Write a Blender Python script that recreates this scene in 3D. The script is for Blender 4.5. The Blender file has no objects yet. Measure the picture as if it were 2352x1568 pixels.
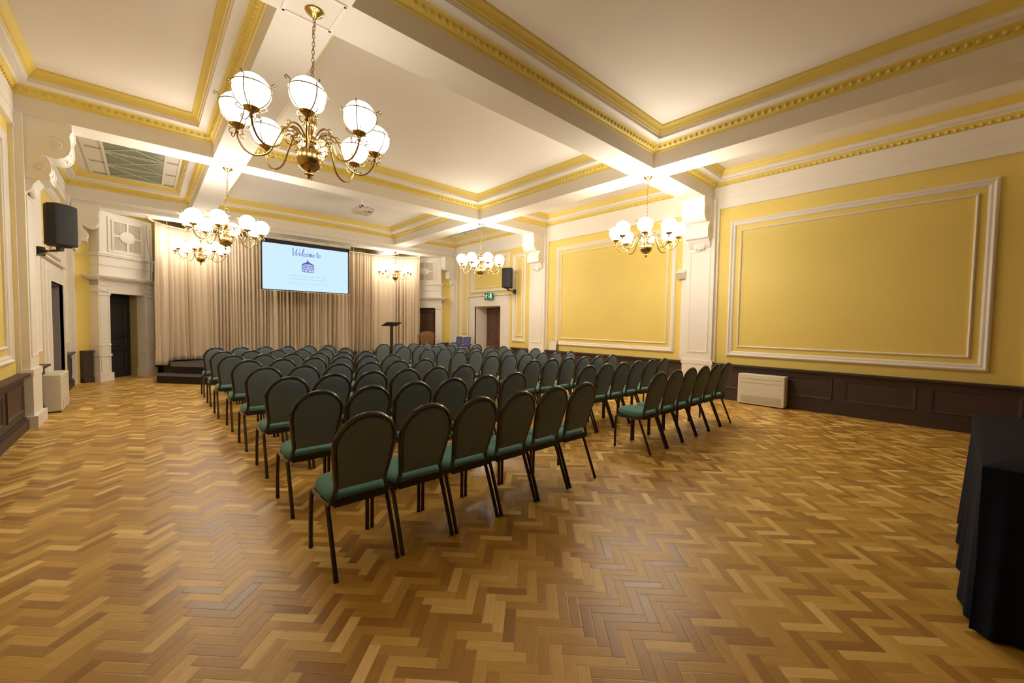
import bpy, bmesh, math, random
from mathutils import Vector, Matrix
random.seed(7)
D = bpy.data
COL = bpy.context.scene.collection
PI = math.pi
S2 = math.sqrt(.5)

# ------------------------------------------------------------------ materials
def mat(name, color, rough=.6, metal=0., bump=None, spec=.5, var=None, sheen=0.):
    m = D.materials.new(name); m.use_nodes = True
    nt = m.node_tree; N = nt.nodes; L = nt.links
    b = N['Principled BSDF']
    b.inputs['Base Color'].default_value = (*color, 1)
    b.inputs['Roughness'].default_value = rough
    b.inputs['Metallic'].default_value = metal
    b.inputs['Specular IOR Level'].default_value = spec
    if sheen: b.inputs['Sheen Weight'].default_value = sheen
    tc = N.new('ShaderNodeTexCoord')
    if var:                                     # (scale, amount) gentle colour variation of the surface itself
        n = N.new('ShaderNodeTexNoise'); n.inputs['Scale'].default_value = var[0]; n.inputs['Detail'].default_value = 4
        L.new(tc.outputs['Object'], n.inputs['Vector'])
        mx = N.new('ShaderNodeMix'); mx.data_type = 'RGBA'
        mx.inputs['A'].default_value = (*[c * (1 - var[1]) for c in color], 1)
        mx.inputs['B'].default_value = (*[min(1, c * (1 + var[1])) for c in color], 1)
        L.new(n.outputs['Fac'], mx.inputs['Factor']); L.new(mx.outputs['Result'], b.inputs['Base Color'])
    if bump:                                    # (scale, strength)
        n = N.new('ShaderNodeTexNoise'); n.inputs['Scale'].default_value = bump[0]; n.inputs['Detail'].default_value = 3
        L.new(tc.outputs['Object'], n.inputs['Vector'])
        bp = N.new('ShaderNodeBump'); bp.inputs['Strength'].default_value = bump[1]; bp.inputs['Distance'].default_value = .01
        L.new(n.outputs['Fac'], bp.inputs['Height']); L.new(bp.outputs['Normal'], b.inputs['Normal'])
    return m

def emis(name, color, strength):
    m = D.materials.new(name); m.use_nodes = True
    nt = m.node_tree; nt.nodes.clear()
    e = nt.nodes.new('ShaderNodeEmission'); o = nt.nodes.new('ShaderNodeOutputMaterial')
    e.inputs['Color'].default_value = (*color, 1); e.inputs['Strength'].default_value = strength
    nt.links.new(e.outputs[0], o.inputs[0])
    return m

WHITE = mat('cream_plaster', (.88, .82, .73), .55, bump=(60, .08), var=(1.5, .03))
CEIL = mat('ceiling_paint', (.84, .77, .67), .7, bump=(40, .08), var=(.8, .04))
YEL = mat('yellow_wall_paint', (.88, .68, .18), .6, bump=(80, .1), var=(1.2, .05))
YELT = mat('yellow_moulding_paint', (.84, .65, .16), .5, var=(3, .06))
DADO = mat('dark_stained_dado', (.062, .036, .032), .45, bump=(25, .15), var=(6, .25))
BRASS = mat('polished_brass', (.50, .34, .13), .24, 1., var=(8, .1))
BRASSD = mat('dull_brass_wire', (.30, .22, .11), .4, .9)
TUBE = mat('dark_bronze_tube', (.070, .052, .044), .28, .6, var=(30, .2))
FOOT = mat('black_plastic_foot', (.02, .02, .02), .6)
HOOP = mat('glossy_black_hoop_tube', (.050, .042, .038), .20, .25, var=(30, .2), spec=1.)
BACKF = mat('charcoal_green_fabric', (.18, .245, .33), .95, bump=(500, .5), var=(90, .35), spec=.25, sheen=.15)
SEATF = mat('teal_seat_fabric', (.13, .32, .285), .95, bump=(500, .5), var=(70, .18), spec=.25, sheen=.2)
DWOOD = mat('dark_door_wood', (.14, .068, .042), .4, bump=(20, .1), var=(9, .3))
DARK = mat('unlit_dark_door', (.018, .015, .016), .6, var=(5, .2))  # near-black colour stands in for lack of light on left-hand doors
REVEAL = mat('grey_left_reveal', (.30, .26, .25), .6, var=(2, .05))  # greyer than the cream reveal of the right-hand doorway
BLACK = mat('black_speaker_cabinet', (.018, .018, .018), .7, bump=(300, .4), var=(100, .2))
ACW = mat('cream_metal_casing', (.80, .74, .60), .4, var=(2, .02))
ACG = mat('grey_grille', (.52, .48, .38), .6, var=(4, .05))
LECT = mat('dark_lectern_wood', (.030, .016, .013), .4, var=(9, .3))
LINE = mat('dark_slot', (.06, .05, .04), .7)
CURT = mat('cream_curtain_fabric', (.76, .62, .45), .9, bump=(200, .2), var=(14, .06), spec=.2, sheen=.2)
RAILM = mat('white_metal_rail', (.85, .80, .72), .4)
CARPET = mat('grey_stage_carpet', (.085, .068, .062), .95, bump=(300, .6), var=(60, .2))
CARPD = mat('dark_stage_riser', (.022, .016, .016), .8, var=(30, .2))
NAVY = mat('navy_cloth', (.010, .014, .030), .85, bump=(200, .2), var=(10, .15), spec=.15)
BLUEF = mat('blue_chair_fabric', (.10, .13, .42), .9, bump=(300, .3), var=(40, .15))
REDW = mat('red_brown_wood', (.10, .022, .018), .4, var=(12, .2))
PATF = mat('gold_brown_tapestry', (.26, .13, .055), .85, bump=(120, .5), var=(45, .55))
SCRF = mat('black_screen_border', (.010, .008, .014), .6)
GLASS = mat('grey_green_obscured_glass', (.20, .24, .17), .35, var=(3, .1), spec=.5)
PAPER = mat('white_card', (.80, .74, .66), .6, var=(5, .03))
PRJ = mat('beige_projector_casing', (.56, .48, .36), .5, var=(6, .04))
GRID = mat('perforated_grille', (.50, .42, .35), .7)
CABLE = mat('grey_cable', (.30, .26, .22), .6)
EXPO = 0.2
GLOBE_COL = (1., .93, .82)
GLOBE = emis('lit_opal_glass', GLOBE_COL, 28.)
SCREEN = emis('projected_slide', (.56, .76, .90), 1.0)
SBLUE = emis('slide_blue_lettering', (.17, .24, .52), .9)
SPURP = emis('slide_purple_emblem', (.13, .09, .45), .9)
SFAINT = emis('slide_pale_lettering', (.42, .62, .80), .95)
EXG = emis('exit_sign_green', (.02, .16, .07), .8)
EXW = emis('exit_sign_white', (.9, .9, .8), 1.)

# perforated pattern for the grille
def perforate(m):
    nt = m.node_tree; N = nt.nodes; L = nt.links
    tc = N.new('ShaderNodeTexCoord'); v = N.new('ShaderNodeTexVoronoi')
    v.inputs['Scale'].default_value = 28; v.inputs['Randomness'].default_value = 0
    r = N.new('ShaderNodeValToRGB'); r.color_ramp.elements[0].color = (.03, .02, .02, 1); r.color_ramp.elements[0].position = .34
    r.color_ramp.elements[1].color = (.62, .54, .46, 1); r.color_ramp.elements[1].position = .42
    L.new(tc.outputs['Object'], v.inputs['Vector']); L.new(v.outputs['Distance'], r.inputs['Fac'])
    L.new(r.outputs['Color'], N['Principled BSDF'].inputs['Base Color'])
perforate(GRID)

# herringbone parquet, blocks 224 x 56 mm laid at 45 degrees to the walls
def parquet():
    m = D.materials.new('oak_herringbone_parquet'); m.use_nodes = True
    nt = m.node_tree; N = nt.nodes; L = nt.links; b = N['Principled BSDF']
    def math_(op, a, c=None, cl=False):
        n = N.new('ShaderNodeMath'); n.operation = op; n.use_clamp = cl
        for k, v in enumerate((a, c)):
            if v is None: continue
            if isinstance(v, (int, float)): n.inputs[k].default_value = v
            else: L.new(v, n.inputs[k])
        return n.outputs[0]
    W = .056
    tc = N.new('ShaderNodeTexCoord'); sp = N.new('ShaderNodeSeparateXYZ'); L.new(tc.outputs['Object'], sp.inputs[0])
    x, y = sp.outputs['X'], sp.outputs['Y']
    k = S2 / W
    a = math_('MULTIPLY', math_('ADD', x, y), k); c = math_('MULTIPLY', math_('SUBTRACT', y, x), k)
    i = math_('FLOOR', a); j = math_('FLOOR', c)
    fa = math_('SUBTRACT', a, i); fc = math_('SUBTRACT', c, j)
    t = math_('FLOORED_MODULO', math_('SUBTRACT', i, j), 8.)
    isv = math_('GREATER_THAN', t, 3.5); ish = math_('SUBTRACT', 1., isv)
    # block ids
    hid = math_('SUBTRACT', i, t); s = math_('SUBTRACT', t, 4.); vid = math_('ADD', j, s)
    def mixf(p, q): return math_('ADD', math_('MULTIPLY', p, ish), math_('MULTIPLY', q, isv))
    id1 = mixf(hid, i); id2 = mixf(j, vid)
    cv = N.new('ShaderNodeCombineXYZ'); L.new(id1, cv.inputs[0]); L.new(id2, cv.inputs[1]); L.new(math_('MULTIPLY', isv, 37.), cv.inputs[2])
    wn = N.new('ShaderNodeTexWhiteNoise'); wn.noise_dimensions = '3D'; L.new(cv.outputs[0], wn.inputs['Vector'])
    # along / across inside the block
    along = mixf(math_('ADD', t, fa), math_('ADD', math_('SUBTRACT', 3., s), fc))
    across = mixf(fc, fa)
    e1 = math_('MINIMUM', across, math_('SUBTRACT', 1., across))
    e2 = math_('MINIMUM', along, math_('SUBTRACT', 4., along))
    edge = math_('MINIMUM', e1, e2)
    # grain runs along the block
    gv = N.new('ShaderNodeCombineXYZ')
    L.new(math_('MULTIPLY', along, .35), gv.inputs[0]); L.new(math_('MULTIPLY', across, 7.), gv.inputs[1])
    L.new(math_('MULTIPLY', wn.outputs['Value'], 90.), gv.inputs[2])
    gn = N.new('ShaderNodeTexNoise'); gn.inputs['Scale'].default_value = 1.6; gn.inputs['Detail'].default_value = 5; L.new(gv.outputs[0], gn.inputs['Vector'])
    r = N.new('ShaderNodeValToRGB'); cr = r.color_ramp
    cr.elements[0].position = 0; cr.elements[0].color = (.40, .20, .040, 1)
    cr.elements[1].position = 1; cr.elements[1].color = (1., .70, .26, 1)
    for p, cc in ((.25, (.54, .295, .058)), (.6, (.66, .385, .078)), (.82, (.76, .47, .11))):
        q = cr.elements.new(p); q.color = (*cc, 1)
    L.new(wn.outputs['Value'], r.inputs['Fac'])
    g2 = math_('ADD', math_('MULTIPLY', gn.outputs['Fac'], .55), .72)
    em = math_('ADD', math_('MULTIPLY', math_('GREATER_THAN', edge, .018), .22), .78)
    mul = N.new('ShaderNodeVectorMath'); mul.operation = 'SCALE'
    L.new(r.outputs['Color'], mul.inputs[0]); L.new(math_('MULTIPLY', g2, em), mul.inputs['Scale'])
    L.new(mul.outputs[0], b.inputs['Base Color'])
    L.new(math_('ADD', math_('MULTIPLY', wn.outputs['Value'], .12), .30), b.inputs['Roughness'])
    bp = N.new('ShaderNodeBump'); bp.inputs['Strength'].default_value = .25; bp.inputs['Distance'].default_value = .002
    L.new(math_('ADD', math_('MULTIPLY', gn.outputs['Fac'], .4), math_('MINIMUM', math_('MULTIPLY', edge, 12.), 1.)), bp.inputs['Height'])
    L.new(bp.outputs['Normal'], b.inputs['Normal'])
    b.inputs['Specular IOR Level'].default_value = .45
    return m
PARQ = parquet()

# ------------------------------------------------------------------ mesh builder
class MB:
    def __init__(s, T=None):
        s.v = []; s.f = []; s.m = []; s.mats = []; s.T = T; s.sm = []
    def mi(s, m):
        if m not in s.mats: s.mats.append(m)
        return s.mats.index(m)
    def add(s, vs, fs, m, smooth=False):
        o = len(s.v)
        for p in vs:
            p = Vector(p)
            s.v.append(s.T(p) if s.T else p)
        k = s.mi(m)
        for f in fs:
            s.f.append(tuple(i + o for i in f)); s.m.append(k); s.sm.append(smooth)
    def box(s, x0, x1, y0, y1, z0, z1, m):
        vs = [(x, y, z) for x in (x0, x1) for y in (y0, y1) for z in (z0, z1)]
        s.add(vs, [(0, 1, 3, 2), (4, 6, 7, 5), (0, 4, 5, 1), (2, 3, 7, 6), (0, 2, 6, 4), (1, 5, 7, 3)], m)
    def rbox(s, x0, x1, y0, y1, z0, z1, r, m, seg=3):
        # box rounded on its vertical edges, with small chamfer top and bottom
        pts = []
        for cx, cy, a0 in ((x1 - r, y1 - r, 0), (x0 + r, y1 - r, 90), (x0 + r, y0 + r, 180), (x1 - r, y0 + r, 270)):
            for k in range(seg + 1):
                a = math.radians(a0 + 90 * k / seg); pts.append((cx + r * math.cos(a), cy + r * math.sin(a)))
        mx, my = (x0 + x1) / 2, (y0 + y1) / 2; c = min(r * .5, (z1 - z0) * .2)
        rings = []
        for sc, z in ((c, z0), (0, z0 + c), (0, z1 - c), (c, z1)):
            fx = 1 - 2 * sc / (x1 - x0); fy = 1 - 2 * sc / (y1 - y0)
            rings.append([(mx + (p[0] - mx) * fx, my + (p[1] - my) * fy, z) for p in pts])
        s.loft(rings, m, cap=True, smooth=False)
    def loft(s, rings, m, cap=False, smooth=True, closed=True):
        n = len(rings[0]); vs = [p for r in rings for p in r]; fs = []
        for a in range(len(rings) - 1):
            for k in range(n if closed else n - 1):
                k2 = (k + 1) % n
                fs.append((a * n + k, a * n + k2, (a + 1) * n + k2, (a + 1) * n + k))
        s.add(vs, fs, m, smooth)
        if cap:
            s.add(rings[0], [tuple(range(n))], m); s.add(rings[-1], [tuple(range(n))], m)
    def lathe(s, prof, m, c=(0, 0, 0), n=20, smooth=True):
        rings = [[(c[0] + r * math.cos(2 * PI * k / n), c[1] + r * math.sin(2 * PI * k / n), c[2] + z) for k in range(n)] for r, z in prof]
        s.loft(rings, m, smooth=smooth)
    def tube(s, path, r, m, n=8, cap=True, closed=False, ry=None):
        P = [Vector(p) for p in path]; rings = []
        up = None
        for i, p in enumerate(P):
            if closed: t = (P[(i + 1) % len(P)] - P[i - 1])
            else: t = P[min(i + 1, len(P) - 1)] - P[max(i - 1, 0)]
            t.normalize()
            if up is None:
                up = Vector((0, 0, 1)) if abs(t.z) < .9 else Vector((0, 1, 0))
            a = t.cross(up).normalized(); up = a.cross(t).normalized()
            rr = r[i] if isinstance(r, (list, tuple)) else r
            r2 = rr if ry is None else ry
            rings.append([p + a * rr * math.cos(2 * PI * k / n) + up * r2 * math.sin(2 * PI * k / n) for k in range(n)])
        if closed: rings.append(rings[0])
        s.loft(rings, m, cap=cap and not closed)
    def sphere(s, c, r, m, n=16, h=10):
        rx, ry, rz = r if isinstance(r, tuple) else (r, r, r)
        rings = []
        for a in range(h + 1):
            t = PI * a / h
            rings.append([(c[0] + rx * math.sin(t) * math.cos(2 * PI * k / n), c[1] + ry * math.sin(t) * math.sin(2 * PI * k / n), c[2] + rz * math.cos(t)) for k in range(n)])
        s.loft(rings, m)
    def prism(s, poly, axis, a0, a1, m):
        # poly in the two other axes, extruded along axis ('x','y','z')
        def P(u, v, w): return {'x': (w, u, v), 'y': (u, w, v), 'z': (u, v, w)}[axis]
        r0 = [P(u, v, a0) for u, v in poly]; r1 = [P(u, v, a1) for u, v in poly]
        s.loft([r0, r1], m, cap=True, smooth=False)
    def build(s, name, parent=None, loc=None, bevel=0):
        me = D.meshes.new(name); me.from_pydata([tuple(p) for p in s.v], [], s.f)
        for m in s.mats: me.materials.append(m)
        me.polygons.foreach_set('material_index', s.m)
        bm = bmesh.new(); bm.from_mesh(me)
        bmesh.ops.remove_doubles(bm, verts=bm.verts, dist=1e-5)
        bmesh.ops.recalc_face_normals(bm, faces=bm.faces)
        bm.to_mesh(me); bm.free()
        if any(s.sm):
            me.polygons.foreach_set('use_smooth', [True] * len(me.polygons))
            try: me.set_sharp_from_angle(angle=math.radians(40))
            except Exception: pass
        o = D.objects.new(name, me); COL.objects.link(o)
        if parent is not None: o.parent = parent
        if loc is not None: o.location = loc
        if bevel:
            b = o.modifiers.new('bevel', 'BEVEL'); b.width = bevel; b.segments = 2; b.limit_method = 'ANGLE'
        return o

def tag(o, label, cat, group=None):
    o['label'] = label; o['category'] = cat
    if group: o['group'] = group
    return o
def struct(o): o['kind'] = 'structure'; return o
def thing(name, label, cat, loc=(0, 0, 0), rz=0., group=None):
    o = D.objects.new(name, None); COL.objects.link(o)
    o.location = loc; o.rotation_euler = (0, 0, rz); o.empty_display_size = .1
    return tag(o, label, cat, group)
def dup(root, loc, rz, label, group=None, name=None):
    def cp(o, parent):
        c = o.copy(); COL.objects.link(c)
        if parent is not None: c.parent = parent
        for ch in [q for q in kids.get(o.name, [])]: cp(ch, c)
        return c
    kids = {}
    stack = [root]
    while stack:
        o = stack.pop(); kids[o.name] = list(o.children); stack += list(o.children)
    r = cp(root, None); r.location = loc; r.rotation_euler = (0, 0, rz); r['label'] = label
    if group: r['group'] = group
    return r
def smooth_path(P, k=6):
    P = [Vector(p) for p in P]; out = []
    for i in range(len(P) - 1):
        p0 = P[max(i - 1, 0)]; p1 = P[i]; p2 = P[i + 1]; p3 = P[min(i + 2, len(P) - 1)]
        for q in range(k):
            t = q / k
            out.append(.5 * ((2 * p1) + (-p0 + p2) * t + (2 * p0 - 5 * p1 + 4 * p2 - p3) * t * t + (-p0 + 3 * p1 - 3 * p2 + p3) * t ** 3))
    out.append(P[-1]); return out

# ------------------------------------------------------------------ room dimensions
XL, XR = -1.27, 9.05
ZS, ZC, ZP = 4.19, 4.72, 4.03          # beam soffit, coffer ceiling, stage soffit
YB, YS = -3.2, 13.3                    # unseen rear wall behind the camera, stage beam
LX = [(.892, 1.355), (6.465, 6.975)]
TY = [(-1.32, -.84), (3.59, 4.06), (8.435, 8.887)]
DY0, DY1, DZ = 10.46, 11.90, 2.13      # side doorways
tn = [0]
def trim_name():
    tn[0] += 1; return 'trim_%d' % tn[0]

def side_map(right):
    if right: return lambda p: Vector((XR - p.y, p.x, p.z))       # local (s along wall, n into room, z)
    return lambda p: Vector((XL + p.y, p.x, p.z))

# floor
b = MB(); b.box(XL - .6, XR + .6, YB, 15.7, -.1, 0, PARQ); struct(b.build('floor'))

def frame_rect(b, s0, s1, z0, z1, prof, m):
    # mitred moulding; prof = [(inset, height)]
    rings = []
    for d, n in prof:
        rings.append([(s0 + d, n, z0 + d), (s1 - d, n, z0 + d), (s1 - d, n, z1 - d), (s0 + d, n, z1 - d)])
    b.loft(rings, m, smooth=False)
BIG = [(0, 0), (0, .025), (.02, .045), (.035, .05), (.06, .03), (.085, .03), (.10, .02), (.11, 0)]
BEAD = [(0, 0), (.004, .02), (.018, .03), (.032, .02), (.036, 0)]

def bracket_profile():
    # (projection from the pilaster face, z) drawn as a double scroll
    P = [(.0, ZS), (.43, ZS), (.43, 4.09), (.415, 4.07), (.405, 4.02), (.415, 3.94), (.415, 3.86), (.395, 3.78), (.35, 3.72), (.28, 3.69), (.21, 3.70), (.165, 3.74),
         (.15, 3.70), (.165, 3.66), (.205, 3.62), (.225, 3.56), (.225, 3.50), (.205, 3.45), (.215, 3.43), (.215, 3.385), (.12, 3.37), (.07, 3.30), (.045, 3.22), (0, 3.18)]
    return P
def bracket(b, yc, dz=0., w=.44, base=.12):
    pr = bracket_profile()
    for y0, y1, k in ((yc - w / 2, yc + w / 2, 0), (yc - w / 2 - .02, yc - w / 2 + .03, .012), (yc + w / 2 - .03, yc + w / 2 + .02, .012)):
        poly = [(base + (p + k if p > 0 else -.01), z + dz) for p, z in pr if z > 3.36 or k == 0]
        if k: poly.append((base - .01, 3.37 + dz))
        b.prism(poly, 'x', y0, y1, WHITE)
    # scroll eyes on the cheeks, acanthus leaf on the front
    for sy in (-1, 1):
        yy = yc + sy * (w / 2 + .02)
        for cx, cz, r in ((.27, 3.88, .12), (.13, 3.53, .07)):
            sp = [(yy, base + cx + r * (1 - .8 * q / 26) * math.cos(.3 + q * .42), cz + dz + r * (1 - .8 * q / 26) * math.sin(.3 + q * .42)) for q in range(27)]
            b.tube(sp, .011, WHITE, n=5)
            b.sphere((yy, base + cx, cz + dz), (.010, .024, .024), WHITE, 8, 5)
    for k in range(5):
        d = k - 2; yy = yc + d * w / 5.4; e = .012 * (2 - abs(d))
        for (p, z, l) in ((.405 + e, 3.90 - .03 * abs(d), .085), (.37 + e, 3.77, .05), (.215 + e, 3.53, .06)):
            b.sphere((yy, base + p - .02, z + dz), (.032, .026, l), WHITE, 8, 6)
    for k in range(3): b.sphere((yc + (k - 1) * .07, base + .04, 3.24 + dz - .02 * (k == 1)), (.05, .035, .09), WHITE, 8, 6)

def side(right):
    M = side_map(right); sd = 'right' if right else 'left'
    b = MB(M)
    b.box(YB, DY0, -.5, 0, 0, 5.0, YEL); b.box(DY1, 13.52, -.5, 0, 0, 5.0, YEL); b.box(DY0, DY1, -.5, 0, DZ, 5.0, YEL)
    struct(b.build('wall_' + sd))
    # frieze and pilasters
    b = MB(M)
    b.box(YB, YS, -.01, .045, 3.99, 4.45, WHITE); b.box(YB, YS, 0, .055, 4.17, 4.20, WHITE); b.box(YB, YS, 0, .06, 3.985, 4.0, WHITE)
    for yc in (-1.08, 3.81, 8.70, 13.30):
        if yc > 13: w = .36; b.box(yc - w / 2, 13.52, -.01, .044, 0, 3.985, WHITE)
        else: b.box(yc - .345, yc + .425, -.01, .045, .76, 3.985, WHITE)
    struct(b.build(trim_name()))
    for yc in (-1.08, 3.81, 8.70, 13.34):
        b = MB(M); w = .30 if yc < 13 else .15
        b.box(yc - w, yc + w, 0, .12, 0, ZS, WHITE)
        if yc < 13:
            frame_rect(b, yc - .22, yc + .22, .95, 3.15, [(0, .12), (0, .13), (.02, .135), (.03, .13), (.035, .12)], WHITE)
            b.box(yc - .34, yc + .34, 0, .15, .70, .76, WHITE); b.box(yc - .32, yc + .32, 0, .14, 0, .70, WHITE)
            b.box(yc - .36, yc + .36, 0, .18, 0, .16, WHITE)
            b.box(yc - .33, yc + .33, 0, .15, .76, .79, WHITE)
            bracket(b, yc)
        else:
            bracket(b, yc, -.16, .26)
        struct(b.build(trim_name()))
    # wall panel mouldings
    b = MB(M)
    for s0, s1, z0, z1 in ((-.33, 3.245, .91, 3.70), (4.39, 8.04, .91, 3.78), (-5, -1.8, .93, 3.66)):
        if s0 < YB: continue
        frame_rect(b, s0, s1, z0, z1, BIG, WHITE); frame_rect(b, s0 + .19, s1 - .19, z0 + .19, z1 - .19, BEAD, WHITE)
    for s0, s1 in ((9.32, 9.94), (12.40, 12.97)):
        frame_rect(b, s0, s1, .93, 3.80, BIG, WHITE); frame_rect(b, s0 + .165, s1 - .165, 1.12, 3.62, BEAD, WHITE)
    frame_rect(b, 10.11, 12.24, 2.63, 3.92, BIG, WHITE); frame_rect(b, 10.27, 12.08, 2.79, 3.76, BEAD, WHITE)
    struct(b.build(trim_name()))
    # dark dado between pilasters
    for k, (s0, s1) in enumerate(((YB, -1.42), (-.74, 3.47), (4.15, 8.36), (9.04, 9.92), (12.16, 13.15))):
        b = MB(M)
        b.box(s0, s1, 0, .06, 0, .71, DADO); b.box(s0, s1, 0, .10, 0, .13, DADO); b.box(s0, s1, 0, .08, .13, .16, DADO)
        b.box(s0 - .02, s1 + .02, 0, .125, .715, .745, DADO); b.box(s0, s1, 0, .09, .69, .715, DADO)
        n = max(1, round((s1 - s0) / 1.05)); st = (s1 - s0) / n
        for q in range(n): frame_rect(b, s0 + q * st + .08, s0 + (q + 1) * st - .08, .24, .62, [(0, .06), (.005, .075), (.03, .07), (.04, .06)], DADO)
        o = struct(b.build('baseboard_%s' % sd if k == 0 else 'baseboard_%s.%03d' % (sd, k)))
    # door surround
    b = MB(M)
    for w0, n in ((.40, .05), (.30, .075), (.17, .10), (.07, .085)):
        for s0, s1, z0, z1 in ((DY0 - w0, DY0, 0, DZ + w0), (DY1, DY1 + w0, 0, DZ + w0), (DY0, DY1, DZ, DZ + w0)):
            b.box(s0, s1, 0, n, z0, z1, WHITE)
    b.box(DY0 - .42, DY1 + .42, 0, .11, DZ + .36, DZ + .40, WHITE)
    struct(b.build(trim_name()))
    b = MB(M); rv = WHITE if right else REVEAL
    b.box(DY0, DY0 + .02, -.5, .04, 0, DZ, rv); b.box(DY1 - .02, DY1, -.5, .04, 0, DZ, rv); b.box(DY0 + .02, DY1 - .02, -.5, .04, DZ - .02, DZ, rv)
    struct(b.build(trim_name()))
    # double-leaf door deep in the reveal
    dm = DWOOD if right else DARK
    b = MB(M); mid = (DY0 + DY1) / 2
    for s0, s1 in ((DY0 + .022, mid - .004), (mid + .004, DY1 - .022)):
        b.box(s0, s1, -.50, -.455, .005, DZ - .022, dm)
        for z0, z1 in ((.15, .62), (.74, 1.32), (1.44, 1.98)):
            frame_rect(b, s0 + .11, s1 - .11, z0, z1, [(0, -.455), (.0, -.44), (.03, -.45), (.03, -.462)], dm)
            b.box(s0 + .16, s1 - .16, -.46, -.447, z0 + .05, z1 - .05, dm)
    d = struct(b.build('door_1' if right else 'door_2'))
    for sy in (-.06, .06):
        k = MB(M); k.sphere((mid + sy, -.40, .98), .028, BRASS, 12, 8); k.tube([(mid + sy, -.455, .98), (mid + sy, -.41, .98)], .012, BRASS); k.build('door_knob', d)
side(True); side(False)

# ------------------------------------------------------------------ ceiling: coffers, beams, cornices
xs = [(XL, LX[0][0]), (LX[0][1], LX[1][0]), (LX[1][1], XR)]
ys = [(YB, TY[0][0]), (TY[0][1], TY[1][0]), (TY[1][1], TY[2][0]), (TY[2][1], YS)]
b = MB(); b.box(XL - .5, XR + .5, YB, YS + .1, ZC, ZC + .1, CEIL)
ceil_o = struct(b.build('ceiling'))
b = MB()
for x0, x1 in LX:
    b.box(x0, x1, YB, YS, ZS, ZC, CEIL)
for y0, y1 in TY:
    for x0, x1 in xs: b.box(x0, x1, y0, y1, ZS, ZC, CEIL)
# shallow fillets framing each crossing and the beam soffits
for (x0, x1) in LX:
    for (y0, y1) in TY:
        for yy in (y0 + .02, y1 - .05): b.box(x0 + .03, x1 - .03, yy, yy + .03, ZS - .012, ZS, WHITE)
        for xx in (x0 + .02, x1 - .05): b.box(xx, xx + .03, y0 + .03, y1 - .03, ZS - .012, ZS, WHITE)
struct(b.build('ceiling.001'))
CORN = [(0, 4.425), (.012, 4.43), (.018, 4.455), (.035, 4.465), (.075, 4.52), (.10, 4.535)]
CORW = [(.10, 4.535), (.115, 4.55), (.20, 4.552), (.20, 4.60), (.212, 4.605)]
CORC = [(.212, 4.605), (.222, 4.63), (.232, 4.632), (.245, 4.665), (.275, 4.69), (.29, 4.705), (.292, ZC)]
for iy, (y0, y1) in enumerate(ys):
    for ix, (x0, x1) in enumerate(xs):
        b = MB()
        for prof, m in ((CORN, YELT), (CORW, WHITE), (CORC, YELT)):
            b.loft([[(x0 + d, y0 + d, z), (x1 - d, y0 + d, z), (x1 - d, y1 - d, z), (x0 + d, y1 - d, z)] for d, z in prof], m, smooth=False)
        if iy > 0:
            st = .085; d = .052
            for a0, a1, fx in ((x0, x1, True), (y0, y1, False)):
                n = int((a1 - a0 - .2) / st)
                for k in range(n + 1):
                    t = (a0 + a1) / 2 + (k - n / 2) * st
                    for side_ in (0, 1):
                        if fx: c = (t, (y0 + d) if side_ == 0 else (y1 - d), 4.49); r = (.027, .02, .03)
                        else: c = ((x0 + d) if side_ == 0 else (x1 - d), t, 4.49); r = (.02, .027, .03)
                        b.sphere(c, r, YELT, 6, 4)
        struct(b.build(trim_name()))

# lay-lights in the stage-end side coffers
for wn_, (x0, x1, flip) in enumerate(((-.80, .60, 1), (7.20, 8.62, -1))):
    b = MB(); y0, y1 = 9.28, 12.95; z = ZC - .004
    b.box(x0, x1, y0, y1, z - .004, z, ACW)
    gx0, gx1 = x0 + .27, x1 - .23
    for xx in (gx0, gx1): b.box(xx - .02, xx + .02, y0, y1, z - .035, z, ACW)
    for a, c in ((x0, gx0), (gx1, x1)):
        n = 4
        for k in range(n):
            s = y0 + (y1 - y0) * (k + 1) / n
            b.box(a + .02, c - .02, s - .05, s - .025, z - .008, z - .003, LINE)
            b.box(a + .02, c - .02, s - .12, s - .11, z - .008, z - .003, ACG)
    for q0, q1 in ((y0 - .02, y0 + .02), (y1 - .02, y1 + .02)): b.box(x0, x1, q0, q1, z - .03, z, ACW)
    for q0, q1 in ((x0 - .02, x0 + .02), (x1 - .02, x1 + .02)): b.box(q0, q1, y0, y1, z - .03, z, ACW)
    ng = 4
    for k in range(ng):
        a, c = y0 + (y1 - y0) * k / ng + .04, y0 + (y1 - y0) * (k + 1) / ng - .04
        b.tube([(gx0, a, z - .02), (gx1, a, z - .02)], .007, ACW, 4); b.tube([(gx0, c, z - .02), (gx1, c, z - .02)], .007, ACW, 4)
        b.tube([(gx0, a, z - .02), (gx1, c, z - .02)], .007, ACW, 4); b.tube([(gx0, c, z - .022), (gx1, a, z - .022)], .007, ACW, 4)
    w = struct(b.build('window_%d' % (wn_ + 1)))
    p = MB(); p.box(gx0 + .02, gx1 - .02, y0 + .02, y1 - .06, z - .012, z - .006, GLASS); p.build('pane', w)

# ------------------------------------------------------------------ stage end
b = MB()
b.box(XL, XR, YS, 13.78, ZP, 5.0, CEIL)                         # stage beam
for z0, z1, p in ((4.03, 4.07, .02), (4.13, 4.155, .035), (4.155, 4.185, .06), (4.185, 4.20, .075)):
    b.box(XL, XR, YS - p, YS, z0, z1, WHITE)
b.box(XL - .3, XR + .3, 13.78, 15.7, 4.24, 5.0, CEIL)           # stage ceiling
for x0, x1 in LX: b.box(x0, x1, 13.78, 15.6, ZP, 4.24, CEIL)
b.box(XL - .3, XR + .3, 13.70, 13.78, ZP - .01, ZP, WHITE)
struct(b.build('ceiling.002'))
b = MB(); b.box(XL - .5, XR + .5, 15.5, 15.7, 0, 4.3, YEL); struct(b.build('wall_stage'))

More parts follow.
